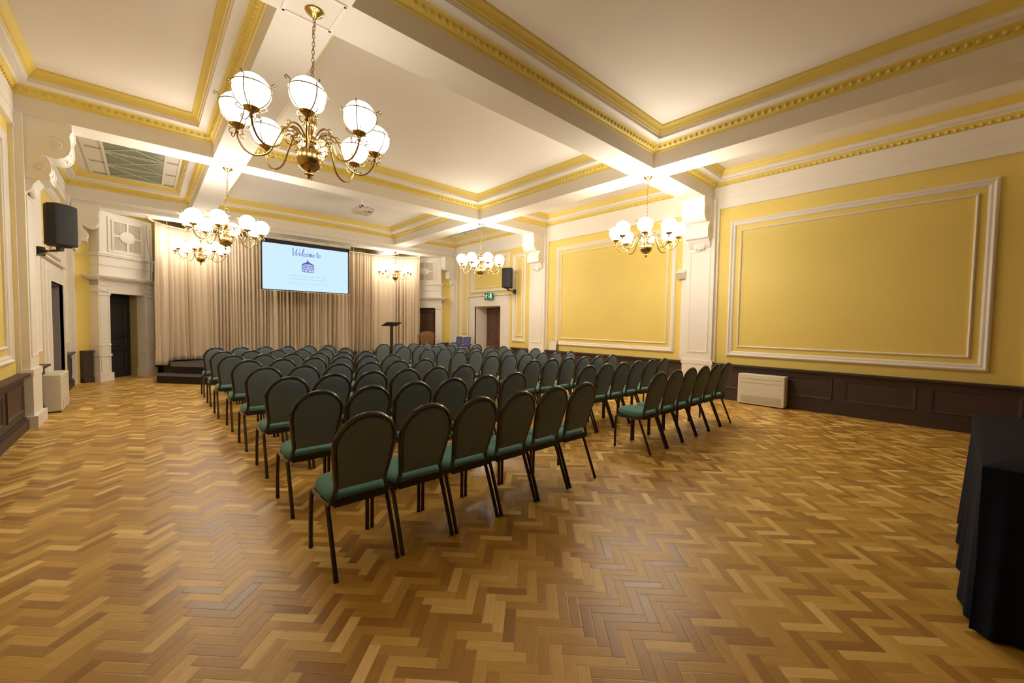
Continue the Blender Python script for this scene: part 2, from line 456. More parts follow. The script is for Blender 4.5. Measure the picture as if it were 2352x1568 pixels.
XM = 3.8975
b = MB(); b.box(XL - .5, XR + .5, YB - .3, YB, 0, 5.0, DADO); struct(b.build('wall_back'))  # unseen rear wall; dark finish put in to cut bounced light
b = MB(); b.box(XL, XR, YB, YB + .06, 0, .71, DADO); b.box(XL, XR, YB, YB + .12, .715, .745, DADO); struct(b.build('baseboard_back'))
def stage_side(right):
    # local (s along the splayed wall, n out of it, z); left: s runs away from the audience
    c0 = Vector((-1.13, 13.50, 0)) if not right else Vector((2 * XM + 1.13, 13.50, 0))
    sx = 1 if not right else -1
    ds = Vector((S2 * sx, S2, 0)); dn = Vector((S2 * sx, -S2, 0))
    M = lambda p: c0 + ds * p.x + dn * p.y + Vector((0, 0, p.z))
    nm = 'wall_stage_right' if right else 'wall_stage_left'
    pc = .96; hw = .70; ow = .44; pd = .22          # portal centre along wall, half widths, projection
    b = MB(M)
    b.box(-.3, pc - ow, -.25, 0, 0, 4.5, YEL); b.box(pc + ow, 2.9, -.25, 0, 0, 4.5, YEL); b.box(pc - ow, pc + ow, -.25, 0, 2.1, 4.5, YEL)
    struct(b.build(nm))
    b = MB(M)
    for sg in (-1, 1):
        a0, a1 = sorted((pc + sg * ow, pc + sg * hw))
        b.box(a0, a1, -.25, pd, 0, 2.12, WHITE)
        b.box(a0 - .03, a1 + .03, 0, pd + .035, 0, .20, WHITE)
        for z0, z1 in ((.22, .60), (.66, .86)):
            frame_rect(b, a0 + .03, a1 - .03, z0, z1, [(0, pd), (0, pd + .012), (.015, pd + .012), (.02, pd)], WHITE)
        b.box(a0 - .015, a1 + .015, 0, pd + .02, .60, .64, WHITE); b.box(a0 - .008, a1 + .008, 0, pd + .01, .86, .89, WHITE)
        frame_rect(b, a0 + .03, a1 - .03, .93, 2.04, [(0, pd), (0, pd + .008), (.012, pd + .008), (.016, pd)], WHITE)
        b.box(a0 - .01, a1 + .01, 0, pd + .02, 2.05, 2.09, WHITE)
    b.box(pc - hw, pc + hw, -.25, pd, 2.10, 2.42, WHITE)
    for sg in (-1, 1):                               # ear scrolls of the lintel
        cx = pc + sg * (hw - .13)
        b.tube([(cx + .10 * math.cos(a), pd + .004, 2.20 + .05 * math.sin(a)) for a in [PI + k * PI / 8 for k in range(9)]], .012, WHITE, 5)
        b.box(min(cx - .13, cx + .13), cx + .13, 0, pd + .015, 2.27, 2.42, WHITE)
    for z0, z1, p in ((2.40, 2.425, .05), (2.425, 2.455, .10), (2.455, 2.485, .15), (2.485, 2.50, .17)):
        b.box(pc - hw - p, pc + hw + p, 0, pd + p, z0, z1, WHITE)
    u = hw - .03
    b.box(pc - u, pc + u, 0, pd, 2.50, 4.03, WHITE); b.box(pc - u - .004, pc + u + .004, 0, pd + .012, 2.74, 2.755, WHITE)
    b.box(pc - u - .01, pc + u + .01, 0, pd + .02, 2.76, 2.95, WHITE)
    for z0, z1, p in ((2.95, 2.975, .03), (2.975, 3.01, .07), (3.01, 3.03, .09)):
        b.box(pc - u - p, pc + u + p, 0, pd + p, z0, z1, WHITE)
    frame_rect(b, pc - .46, pc + .46, 3.08, 3.92, [(0, pd), (0, pd + .02), (.03, pd + .03), (.06, pd + .015), (.07, pd)], WHITE)
    b.box(pc - u + .01, pc - u + .06, 0, pd + .02, 3.06, 3.85, WHITE); b.box(pc + u - .06, pc + u - .01, 0, pd + .02, 3.06, 3.85, WHITE)
    o = struct(b.build(trim_name()))
    # vent grille with oval boss
    g = MB(); g.box(-.34, .34, -.34, .34, 0, .012, GRID)
    go = g.build('vent_grille')
    go.matrix_world = Matrix.Translation(M(Vector((pc, pd + .002, 3.50)))) @ Matrix(((ds.x, 0, dn.x, 0), (ds.y, 0, dn.y, 0), (0, 1, 0, 0), (0, 0, 0, 1)))
    side_word = 'right' if right else 'left'
    tag(go, 'square perforated plaster vent grille with oval boss over the %s-hand stage door' % side_word, 'vent')
    c = MB(); c.box(-.34, .34, -.022, .022, .012, .03, WHITE); c.box(-.022, .022, -.34, .34, .012, .03, WHITE)
    for a, q, r_, s_ in ((-.36, .36, .34, .37), (-.36, .36, -.37, -.34)): c.box(a, q, r_, s_, 0, .03, WHITE)
    for a, q, r_, s_ in ((.34, .37, -.36, .36), (-.37, -.34, -.36, .36)): c.box(a, q, r_, s_, 0, .03, WHITE)
    n = 28; c.loft([[(.20 * k * math.cos(2 * PI * i / n), .145 * k * math.sin(2 * PI * i / n), z) for i in range(n)] for k, z in ((1, .012), (1, .03), (.9, .042), (.01, .046))], WHITE)
    c.build('grille_boss', go)
    # door leaf
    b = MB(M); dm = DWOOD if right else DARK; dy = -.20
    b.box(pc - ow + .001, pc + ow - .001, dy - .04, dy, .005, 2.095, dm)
    for z0, z1 in ((.15, .70), (.82, 1.02), (1.14, 1.92)):
        frame_rect(b, pc - ow + .13, pc + ow - .13, z0, z1, [(0, dy), (0, dy + .025), (.03, dy + .01), (.035, dy - .01)], dm)
        b.box(pc - ow + .19, pc + ow - .19, dy - .01, dy + .01, z0 + .06, z1 - .06, dm)
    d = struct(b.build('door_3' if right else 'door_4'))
    if right:
        k = MB(M); k.sphere((pc - ow + .07, dy + .05, .98), .026, BRASS, 12, 8); k.tube([(pc - ow + .07, dy, .98), (pc - ow + .07, dy + .05, .98)], .01, BRASS); k.build('door_knob', d)
    # dado on the splayed wall
    b = MB(M)
    for a, q in ((.02, pc - hw - .035), (pc + hw + .035, 2.0)):
        b.box(a, q, 0, .10, 0, .71, DADO); b.box(a, q, 0, .14, .71, .745, DADO); b.box(a, q, 0, .12, 0, .12, DADO)
    struct(b.build('baseboard_stage_' + side_word))
stage_side(False); stage_side(True)

# stage platform in two carpeted tiers
b = MB()
low = [(.20, 12.60), (1.22, 11.41), (2 * XM - 1.60, 11.41), (2 * XM - .62, 12.60), (2 * XM - .62, 13.25), (.20, 13.25)]
up = [(.48, 13.03), (1.52, 11.86), (2 * XM - 1.90, 11.86), (2 * XM - .90, 13.03), (2 * XM - .90, 14.9), (.48, 14.9)]
def tier(b, poly, z0, z1):
    b.prism(poly, 'z', z0, z1 - .012, CARPD)
    cx = sum(p[0] for p in poly) / len(poly); cy = sum(p[1] for p in poly) / len(poly)
    b.prism([(cx + (p[0] - cx) * 1.002, cy + (p[1] - cy) * 1.006) for p in poly], 'z', z1 - .012, z1, CARPET)
tier(b, low, 0, .17)
st = b.build('stage_platform'); tag(st, 'low dark carpeted stage platform with a front step, before the curtains', 'stage')
b = MB(); tier(b, up, .17, .34); b.build('stage_deck', st)

# curtain rail and curtains
rail = smooth_path([(.10, 13.55, 0), (.22, 13.95, 0), (.55, 14.38, 0), (1.10, 14.60, 0), (2.0, 14.62, 0), (3.9, 14.62, 0), (5.8, 14.62, 0), (6.75, 14.58, 0), (7.25, 14.38, 0), (7.58, 14.05, 0), (7.74, 13.72, 0)], 14)
ZR = 4.00
b = MB(); b.tube([p + Vector((0, 0, ZR)) for p in rail], .016, RAILM, 6)
for k in range(12, len(rail) - 8, 14):
    p = rail[k]; b.tube([p + Vector((0, 0, ZR)), p + Vector((0, 0, 4.24 if p.y > 13.8 else ZP))], .006, RAILM, 5)
tag(b.build('curtain_rail'), 'long white curved curtain rail hung under the stage ceiling', 'curtain rail')
cum = [0.]
for i in range(1, len(rail)): cum.append(cum[-1] + (rail[i] - rail[i - 1]).length)
def rail_at(s):
    s = max(0, min(cum[-1] - 1e-6, s))
    for i in range(1, len(cum)):
        if cum[i] >= s:
            t = (s - cum[i - 1]) / max(1e-9, cum[i] - cum[i - 1]); p = rail[i - 1].lerp(rail[i], t)
            d = (rail[i] - rail[i - 1]).normalized(); return p, Vector((d.y, -d.x, 0))
def curtain(s0, s1, zb, label, seed, off=0.):
    rnd = random.Random(seed); L_ = s1 - s0; nx = int(L_ / .011); nz = 26
    cents = []; s = 0.
    while s < L_ + .3:
        w = rnd.choice((.06, .08, .10, .14, .19)); cents.append((s, w, rnd.choice((.35, .6, .9, 1.5)))); s += w
    ph = []
    k = 0
    for i in range(nx + 1):
        q = L_ * i / nx
        while k + 1 < len(cents) and cents[k + 1][0] <= q: k += 1
        c = cents[k]; ph.append((2 * PI * (q - c[0]) / c[1], c[2]))
    b = MB(); rings = []
    for a in range(nz + 1):
        t = a / nz; z = (ZR - .02) * (1 - t) + zb * t; row = []
        for i in range(nx + 1):
            q = L_ * i / nx; p, n = rail_at(s0 + q)
            amp = .022 + .050 * min(1, t * 2.2); p1, am = ph[i]
            w = -math.cos(p1) * am * amp + .045 * t * math.sin(q * 5.3 + seed) + .018 * t * math.sin(q * 17 + 2.5 * t + seed)
            if t > .82: w += .05 * (t - .82) / .18 * math.sin(q * 9 + seed * 2)
            zz = z + (.015 * math.sin(q * 6 + seed) if a == nz else 0)
            row.append(p + n * (w + off) + Vector((0, 0, zz)))
        rings.append(row)
    b.loft(rings, CURT, closed=False)
    o = b.build('stage_curtain'); tag(o, label, 'curtain', 'cream curtains drawn across the stage')
    so = o.modifiers.new('solid', 'SOLIDIFY'); so.thickness = .006
LT = cum[-1]
curtain(.42, .86, .30, 'short cream curtain panel at the far left of the stage, beside the dark doorway', 3, .03)
curtain(.88, LT * .53 - .02, .375, 'wide cream stage curtain left of centre, hanging behind the projection screen', 5)
curtain(LT * .53 + .02, LT - .03, .375, 'wide cream stage curtain right of centre, behind the lectern', 8)

# ------------------------------------------------------------------ chairs
def chair_outline(hw0, hw1, zs, r, n=14, ext=0.):
    # (u, w) up the tilted back; bottom left -> over the top -> bottom right
    pts = [(-hw0, -ext), (-hw0 - (hw1 - hw0) * .35, zs * .33), (-hw0 - (hw1 - hw0) * .8, zs * .72), (-hw1, zs)]
    for k in range(1, n): a = PI - PI * k / n; pts.append((r * math.cos(a), zs + r * math.sin(a)))
    pts += [(hw1, zs), (hw0 + (hw1 - hw0) * .8, zs * .72), (hw0 + (hw1 - hw0) * .35, zs * .33), (hw0, -ext)]
    return pts
tilt = Vector((0, -.122, .460)).normalized(); nrm = Vector((0, -tilt.z, tilt.y))   # nrm points to the rear
B0 = Vector((0, .118, .496))
def bp(u, w, n=0.): return B0 + Vector((u, 0, 0)) + tilt * w + nrm * n
def make_chair():
    t = thing('banquet_chair', '', 'chair')
    # backrest pad
    b = MB(); pts = chair_outline(.140, .174, .285, .174)
    cu, cw = 0, .24; rings = []
    for k, n in ((.02, .033), (.5, .032), (.86, .027), (.965, .018), (1., .004), (1., -.006), (.965, -.020), (.86, -.030), (.5, -.037), (.02, -.038)):
        rings.append([bp(cu + (u - cu) * k, cw + (w - cw) * k, n - .002) for u, w in pts])
    b.loft(rings, BACKF); b.build('backrest', t)
    # hoop of flattened tube carrying on under the seat sides
    b = MB(); o = chair_outline(.153, .187, .287, .187, 16)
    path = [Vector((-.178, .47, .392)), Vector((-.182, .40, .390)), Vector((-.184, .28, .392)), Vector((-.184, .19, .396)), Vector((-.182, .140, .410)), Vector((-.172, .118, .440))]
    path += [bp(u, w) for u, w in o]
    path += [Vector((-p.x, p.y, p.z)) for p in reversed(path[:6])]
    b.tube(smooth_path(path, 2), .0135, HOOP, 8, ry=.016)
    b.tube([(-.18, .44, .392), (.18, .44, .392)], .010, TUBE, 6); b.tube([(-.18, .15, .405), (.18, .15, .405)], .010, TUBE, 6)
    b.box(-.165, .165, .13, .47, .395, .412, FOOT); b.box(-.168, .168, .098, .112, .396, .446, FOOT)
    b.build('frame', t)
    # seat cushion
    b = MB(); n = 28; rings = []
    for k, z in ((.01, .408), (.93, .408), (1., .424), (1.01, .444), (.985, .462), (.90, .476), (.6, .484), (.01, .486)):
        row = []
        for i in range(n):
            a = 2 * PI * i / n; c, s = math.cos(a), math.sin(a)
            e = .55; x = math.copysign(abs(c) ** e, c) * .194; y = math.copysign(abs(s) ** e, s) * .200
            if s > 0: x *= 1 - .10 * s
            else: x *= 1 - .06 * abs(s)
            row.append((x * k, .305 + y * k, z + .008 * math.sin(PI * .5 * s)))
        rings.append(row)
    b.loft(rings, SEATF); b.build('seat', t)
    for sx in (-1, 1):
        for pts_ in (((.176, .465, .395), (.185, .482, .36), (.190, .487, .18), (.190, .487, .0)),
                     ((.182, .19, .396), (.186, .160, .375), (.188, .085, .20), (.190, .005, .0))):
            b = MB(); pth = smooth_path([(sx * x, y, z) for x, y, z in pts_], 4)
            b.tube(pth, .0138, TUBE, 8)
            e = pth[-1]; q = pth[-2]; b.tube([e + (q - e).normalized() * .03, e], .0145, FOOT, 8)
            b.build('leg', t)
    return t
ORD = ['leftmost seat', 'second seat from left', 'third seat from left', 'fourth seat from left', 'fifth seat from left', 'rightmost seat']
ROW = ['nearest row', 'second nearest row', 'third nearest row', 'fourth nearest row', 'fourth row from the stage', 'third row from the stage', 'second row from the stage', 'row closest to the stage']
RY = [2.342, 3.335, 4.35, 5.395, 6.475, 7.50, 8.58, 9.70]
RL = [.982, 1.00, 1.03, 1.03, 1.04, 1.00, 1.01, 1.02]
RR = [4.53, 4.46, 4.42, 4.45, 4.52, 4.43, 4.44, 4.45]
proto = make_chair(); first = True
for r in range(8):
    for blk in (0, 1):
        for k in range(6):
            x = (RL if blk == 0 else RR)[r] + k * (.4185 if blk == 0 else .4215); y = RY[r] + random.uniform(-.004, .004)
            rz = random.uniform(-.004, .004)
            lab = 'black round-backed chair, teal seat, %s block, %s, %s' % (('left', 'right')[blk], ROW[r], ORD[k])
            grp = 'banquet chairs in the %s-hand block' % ('left', 'right')[blk]
            if first: proto.location = (x, y, 0); proto.rotation_euler = (0, 0, rz); proto['label'] = lab; proto['group'] = grp; first = False
            else: dup(proto, (x, y, 0), rz, lab, grp)

# ------------------------------------------------------------------ chandeliers
def make_chandelier(drop, name_label, GLOBE=GLOBE):
    # origin on the soffit; drop = distance from soffit to ball centre
    t = thing('chandelier', name_label, 'chandelier', group='brass globe chandeliers')
    zb = -drop
    b = MB(); b.lathe([(.0, 0), (.072, 0), (.078, -.006), (.07, -.016), (.055, -.022), (.048, -.034), (.03, -.045), (.018, -.06), (.0, -.066)], BRASS); b.build('canopy', t)
    b = MB(); top = -.06; bot = zb + .57; n = int((top - bot) / .034)
    for k in range(n + 1):
        z = top - (k + .5) * (top - bot) / (n + 1); ax = (k % 2)
        h = .6 * (top - bot) / (n + 1)
        b.tube([((.011 * math.cos(a)) * (1 - ax), (.011 * math.cos(a)) * ax, z + h * math.sin(a)) for a in [q * PI / 5 for q in range(10)]], .0032, BRASS, 5, closed=True)
    b.build('chain', t)
    b = MB(); m = 22
    b.tube([(.016 * math.sin(q * 1.1) , .016 * math.cos(q * .9), top + (bot - top) * q / m) for q in range(m + 1)], .003, CABLE, 5); b.build('flex', t)
    b = MB()
    ring = [(.03 * math.cos(a), 0, zb + .55 + .03 * math.sin(a)) for a in [q * PI / 8 for q in range(16)]]
    b.tube(ring, .005, BRASS, 6, closed=True)
    b.lathe([(.0, .53), (.012, .525), (.026, .515), (.026, .505), (.012, .495), (.014, .46), (.034, .45), (.036, .44), (.014, .43), (.016, .40), (.05, .385), (.052, .37), (.044, .35),
             (.05, .31), (.048, .28), (.03, .24), (.018, .21), (.045, .20), (.055, .185), (.055, .15), (.036, .14), (.04, .12), (.045, .105), (.06, .097), (.085, .07), (.101, .035), (.106, 0),
             (.101, -.035), (.085, -.066), (.05, -.092), (.026, -.102), (.016, -.108), (.018, -.113), (.038, -.120), (.04, -.127), (.018, -.136), (.010, -.142), (.018, -.150), (.018, -.156), (.006, -.166), (.0, -.17)],
            BRASS, (0, 0, zb), 24)
    b.build('body', t)
    zg = .30; R = .54; GR = .128
    a = MB()     # one arm in its own frame, pointing along +X
    pth = smooth_path([(.045, 0, .17), (.11, 0, .24), (.19, 0, .235), (.25, 0, .13), (.31, 0, .0), (.40, 0, -.045), (.48, 0, -.02), (.53, 0, .06), (R, 0, .13)], 4)
    a.tube([p + Vector((0, 0, zb)) for p in pth], .0078, BRASS, 6)
    def curl(cx, cz, r0, turns, st, dirn, zoff=zb):
        return [(cx + r0 * (1 - .62 * q / 14) * math.cos(st + dirn * turns * 2 * PI * q / 14), 0, zoff + cz + r0 * (1 - .62 * q / 14) * math.sin(st + dirn * turns * 2 * PI * q / 14)) for q in range(15)]
    a.tube(curl(.150, .150, .072, 1.5, .5, 1), .0055, BRASS, 5)
    a.tube(curl(.10, .07, .035, 1.0, 1.2, -1), .0045, BRASS, 5)
    a.tube(curl(.215, .215, .03, .9, 2.6, -1), .0045, BRASS, 5)
    # cup, gallery and lower curls under the globe
    a.lathe([(.0, .105), (.012, .105), (.016, .12), (.010, .13), (.022, .145), (.05, .16), (.058, .175), (.054, .182), (.0, .176)], BRASS, (R, 0, zb), 16)
    for q in range(4):
        an = q * PI / 2 + PI / 4; ca, sa = math.cos(an), math.sin(an)
        P = [(.012, .12), (.035, .085), (.062, .09), (.066, .115), (.050, .118)]
        a.tube(smooth_path([(R + r * ca, r * sa, zb + z) for r, z in P], 4), .0038, BRASS, 5)
        P = [(.03, .155), (.07, .158), (.098, .172), (.10, .19), (.088, .19)]
        a.tube(smooth_path([(R + r * ca, r * sa, zb + z) for r, z in P], 4), .0038, BRASS, 5)
    me_arm = a.build('arm', t)
    g = MB(); g.sphere((R, 0, zb + zg), (GR, GR, GR * .97), GLOBE, 20, 12); me_globe = g.build('globe', t)
    c = MB(); zc = zb + zg
    rr = math.sqrt(GR ** 2 - .03 ** 2) + .005
    c.tube([(R + rr * math.cos(q * PI / 14), rr * math.sin(q * PI / 14), zc + .03) for q in range(28)], .0048, BRASSD, 5, closed=True)
    for q in range(4):
        an = q * PI / 2 + PI / 6; ca, sa = math.cos(an), math.sin(an); P = []
        for k in range(9):
            el = math.radians(-66 + k * 11.0); P.append(((GR + .006) * math.cos(el), (GR + .006) * math.sin(el)))
        P += [(.140, .06), (.158, .070), (.168, .055), (.155, .046)]
        c.tube(smooth_path([(R + r * ca, r * sa, zc + z) for r, z in P], 2), .0048, BRASSD, 5)
    me_cage = c.build('globe_cage', me_globe)
    ph = math.radians(27)
    for k in range(8):
        if k == 0: oa, og = me_arm, me_globe
        else:
            oa = me_arm.copy(); COL.objects.link(oa); og = me_globe.copy(); COL.objects.link(og)
            oc = me_cage.copy(); COL.objects.link(oc); oc.parent = og
        oa.rotation_euler = (0, 0, ph + k * PI / 4); og.rotation_euler = (0, 0, ph + k * PI / 4)
    return t
def lamps(root, k):
    m = emis('lit_opal_glass', GLOBE_COL, 28. * k)
    for g in root.children:
        if g.name.startswith('globe'): g.material_slots[0].link = 'OBJECT'; g.material_slots[0].material = m
    return root
for loc, drop, k, lab in (((1.14, 3.87, ZS), 1.27, .30, 'largest-looking brass eight-globe chandelier, nearest the camera at upper left'),
        ((6.78, 3.87, ZS), 1.27, 1.25, 'brass eight-globe chandelier hanging before the big right-hand yellow wall panels'),
        ((6.76, 8.74, ZS), 1.27, 1.2, 'brass eight-globe chandelier in front of the right doorway with the exit sign'),
        ((1.14, 8.84, ZS), 1.27, 1.0, 'brass eight-globe chandelier to the left of the projection screen, upper of the two'),
        ((6.72, 13.70, ZP), .90, .50, 'small-looking brass chandelier over the stage, right of the projection screen'),
        ((1.14, 13.66, ZP), .90, .50, 'far brass chandelier over the stage, lower of the two left of the screen')):
    if drop > 1:
        if loc[0] == 1.14 and loc[1] == 3.87: ch = c_ = make_chandelier(drop, lab); c_.location = loc
        else: c_ = dup(ch, loc, 0, lab)
    else:
        if loc[0] > 6: ch2 = c_ = make_chandelier(drop, lab); c_.location = loc
        else: c_ = dup(ch2, loc, 0, lab)
    lamps(c_, k)
    if loc[0] < 2 and drop > 1: c_.rotation_euler = (.027, .029, 0)

# ------------------------------------------------------------------ projection screen
sx0, sx1, sz0, sz1, sy = 2.415, 4.835, 2.355, 3.80, 13.06
scr = thing('projection_screen', 'large wall-hung projection screen showing a pale blue welcome slide', 'projection screen', ((sx0 + sx1) / 2, sy, sz0))
cx, hw = 0, (sx1 - sx0) / 2; H = sz1 - sz0
b = MB(); b.box(-hw + .035, hw - .035, -.002, .002, .04, H - .11, SCREEN); b.build('slide', scr)
b = MB()
b.box(-hw, hw, .003, .008, .012, H, SCRF); b.box(-hw, -hw + .035, -.004, .003, .012, H, SCRF); b.box(hw - .035, hw, -.004, .003, .012, H, SCRF)
b.box(-hw, hw, -.004, .003, .012, .04, SCRF); b.box(-hw, hw, -.004, .003, H - .11, H, SCRF); b.build('border', scr)
b = MB(); b.box(-hw - .03, hw + .03, -.012, .012, 0, .014, RAILM); b.tube([(0, 0, 0), (0, 0, -.03)], .012, RAILM, 8); b.build('bottom_bar', scr)
b = MB(); b.box(-hw - .05, hw + .05, -.03, .06, H, H + .075, ACW); b.box(-hw - .05, hw + .05, -.035, -.03, H + .02, H + .025, LINE)
for sg in (-.8, .8): b.box(sg * hw - .02, sg * hw + .02,   .03, .245, H + .03, H + .07, RAILM)
b.build('housing', scr)
def stroke(b, pts, w, m, off=-.006):
    P = smooth_path([(p[0], 0, p[1]) for p in pts], 5); n = len(P); L1, R1 = [], []
    for i, p in enumerate(P):
        t = (P[min(i + 1, n - 1)] - P[max(i - 1, 0)]).normalized(); nn = Vector((-t.z, 0, t.x))
        ww = w * (.55 + .75 * max(0, -t.z))            # heavier on the down strokes
        L1.append(p + nn * ww); R1.append(p - nn * ww)
    vs = [(q.x, off, q.z) for q in L1] + [(q.x, off, q.z) for q in R1]
    b.add(vs, [(i, i + 1, n + i + 1, n + i) for i in range(n - 1)], m)
# hand-lettered "Welcome to" : unit = x-height 1
W_ = {
 'W': [[(-.3, 2.3), (-.1, 2.55), (.1, 2.3), (.25, 1.2), (.42, .1), (.6, .0), (.95, .9), (1.2, 1.9), (1.28, 2.3), (1.22, 1.3), (1.32, .15), (1.5, .0), (1.9, .8), (2.15, 1.7), (2.2, 2.4), (2.1, 2.6)]],
 'e': [[(.0, .35), (.45, .55), (.62, .85), (.45, 1.02), (.18, .8), (.12, .35), (.3, .03), (.6, .08), (.85, .35)]],
 'l': [[(.0, .35), (.4, 1.2), (.62, 2.2), (.5, 2.6), (.3, 2.2), (.18, 1.0), (.22, .1), (.4, .0), (.65, .35)]],
 'c': [[(.62, .85), (.45, 1.02), (.18, .8), (.1, .35), (.3, .03), (.6, .08), (.82, .35)]],
 'o': [[(.5, 1.0), (.2, .85), (.08, .4), (.25, .03), (.55, .12), (.68, .55), (.5, 1.0), (.6, .85), (.95, .9)]],
 'm': [[(.0, .9), (.12, .95), (.16, .5), (.12, .0)], [(.14, .3), (.35, .95), (.5, .85), (.5, .0)], [(.52, .3), (.75, .95), (.92, .85), (.92, .15), (1.05, .0), (1.3, .35)]],
 't': [[(.25, 1.9), (.2, 1.0), (.2, .15), (.38, .0), (.6, .3)], [(-.15, 1.25), (.25, 1.3), (.7, 1.42)]],
}
b = MB(); u = .084; x = -.43; z0 = 1.055
for chr_, adv in (('W', 2.2), ('e', .85), ('l', .62), ('c', .82), ('o', .92), ('m', 1.25), ('e', 1.25), ('t', .62), ('o', .8)):
    for s in W_[chr_]: stroke(b, [(x + (px + .12 * pz) * u, z0 + pz * u) for px, pz in s], .0095, SBLUE)
    x += adv * u
b.build('handwritten_lettering', scr)
# purple corner-building emblem
b = MB(); ex, ez = .0, .63; off = -.005
def quad(pts, m=SPURP, o=off): b.add([(ex + p[0], o, ez + p[1]) for p in pts], [tuple(range(len(pts)))], m)
for sg in (-1, 1):
    def q(pts, m=SPURP, o=off): quad([(sg * a, c) for a, c in pts], m, o)
    q([(0, .30), (.04, .265), (.155, .20), (.165, .165), (.0, .235)])
    for zt, ze in ((.235, .165), (.175, .115), (.115, .075), (.055, .035)):
        q([(.03, zt), (.17, ze), (.17, ze - .014), (.03, zt - .018)])
    q([(.16, .19), (.17, .19), (.17, -.02), (.16, -.02)]); q([(.03, -.02), (.17, .0), (.17, -.02), (.03, -.04)])
    for k in range(7):
        xx = .045 + k * .018; zt = .235 - (xx - .03) * .5
        q([(xx, zt - .012), (xx + .006, zt - .014), (xx + .006, .05), (xx, .05)])
    q([(.085, .04), (.10, .038), (.10, -.02), (.085, -.03)])
quad([(-.012, .34), (.012, .34), (.012, .27), (-.012, .27)]); quad([(-.035, .28), (.035, .28), (.035, .20), (-.035, .20)])
quad([(-.032, .20), (-.024, .20), (-.024, -.04), (-.032, -.04)]); quad([(.032, .20), (.024, .20), (.024, -.04), (.032, -.04)])
quad([(-.02, .05), (.02, .05), (.02, -.045), (-.02, -.045)], SPURP); quad([(-.012, .17), (.012, .17), (.012, .09), (-.012, .09)], SPURP)
for zz in (.03, .005, -.02): quad([(-.013, zz), (.013, zz), (.013, zz - .012), (-.013, zz - .012)], SCREEN, off - .001)
b.build('building_emblem', scr)
def text_mesh(s, size, m, name, parent, M4):
    c = D.curves.new(name, 'FONT'); c.body = s; c.size = size; c.align_x = 'CENTER'; c.extrude = 0
    o = D.objects.new(name, c); COL.objects.link(o)
    dg = bpy.context.evaluated_depsgraph_get(); me = D.meshes.new_from_object(o.evaluated_get(dg)); D.objects.remove(o)
    me.materials.clear(); me.materials.append(m)
    q = D.objects.new(name, me); COL.objects.link(q); q.parent = parent; q.matrix_local = M4; return q
MX = Matrix.Rotation(PI / 2, 4, 'X')
text_mesh('MARY SUMNER HOUSE', .100, SFAINT, 'capital_lettering', scr, Matrix.Translation((0, -.005, .43)) @ MX)
text_mesh('A unique space that transforms lives', .080, SFAINT, 'small_lettering', scr, Matrix.Translation((0, -.005, .235)) @ MX)
b = MB(); b.box(-.50, .50, -.005, -.004, .375, .380, SBLUE); b.build('underline', scr)

# ------------------------------------------------------------------ projector
pj = thing('projector', 'beige projector hanging from the ceiling on a short white pole', 'projector', (4.27, 10.60, 4.34), math.radians(4))
b = MB(); b.rbox(-.22, .22, -.17, .17, 0, .115, .03, PRJ); b.build('casing', pj)
b = MB(); b.lathe([(.0, 0), (.04, 0), (.045, .03), (.034, .032), (.0, .02)], LINE, n=16); lo = b.build('lens', pj); lo.rotation_euler = (-PI / 2, 0, 0); lo.location = (-.11, .168, .055)
b = MB(); b.box(-.05, .16, -.174, -.169, .02, .032, LINE); b.box(.08, .17, -.174, -.169, .018, .05, LINE); b.box(-.15, -.12, -.175, -.169, .08, .11, LINE); b.build('socket_row', pj)
b = MB(); b.tube([(0, 0, .20), (0, 0, .38)], .022, RAILM, 12); b.tube([(0, 0, .185), (0, 0, .215)], .028, LINE, 12); b.lathe([(0, .38), (.06, .38), (.06, .365), (.02, .36)], RAILM)
for a in (0, 90, 180, 270):
    a = math.radians(a + 45); b.tube([(0, 0, .19), (.14 * math.cos(a), .11 * math.sin(a), .115)], .007, RAILM, 6)
b.build('ceiling_mount', pj)
b = MB(); b.tube(smooth_path([(-.15, -.17, .09), (-.18, -.2, .13), (.0, -.12, .15), (.16, -.12, .15), (.24, -.10, .14), (.22, -.17, .06)], 5), .006, LINE, 6); b.build('cable_loop', pj)

# ------------------------------------------------------------------ loudspeakers
def speaker(loc, rz, label, sgn, ext=0.):
    t = thing('loudspeaker', label, 'loudspeaker', loc, rz, 'black wall loudspeakers')
    b = MB()       # front faces -Y
    pts = [(-.16, -.10), (-.08, -.128), (.0, -.136), (.08, -.128), (.16, -.10), (.16, .03), (.10, .14), (-.10, .14), (-.16, .03)]
    b.loft([[(x * k, y * k, z) for x, y in pts] for k, z in ((.94, 0), (1, .015), (1, .60), (.94, .615))], BLACK, cap=True, smooth=False)
    b.build('cabinet', t)
    b = MB(); pts2 = [(-.15, -.106), (-.08, -.133), (0, -.141), (.08, -.133), (.15, -.106)]
    b.loft([[(x, y, .03) for x, y in pts2], [(x, y, .585) for x, y in pts2]], BLACK, closed=False); b.build('front_grille', t)
    b = MB(); b.box(-.12, .12, -.05, .08, -.02, 0, LINE); b.box(-.03, .03, -.02, .04, -.08, -.02, LINE); b.tube([(0, .0, -.07), (0, .30 + ext, -.09)], .018, LINE, 8)
    b.box(-.05, .05, .28 + ext, .31 + ext, -.16, -.02, LINE); b.build('wall_bracket', t)
    b = MB(); b.tube(smooth_path([(.08 * sgn, .05, -.01), (.10 * sgn, .10, -.12), (.11 * sgn, .28, -.20), (.11 * sgn, .30, -.45)], 5), .006, CABLE, 6); b.build('cable', t)
speaker((8.525, 9.62, 2.655), math.radians(-70), 'black loudspeaker on the right wall beside the exit sign', 1, .19)
speaker((-.93, 9.30, 2.60), math.radians(50), 'big-looking black loudspeaker on the left wall at the picture edge', -1, .0)

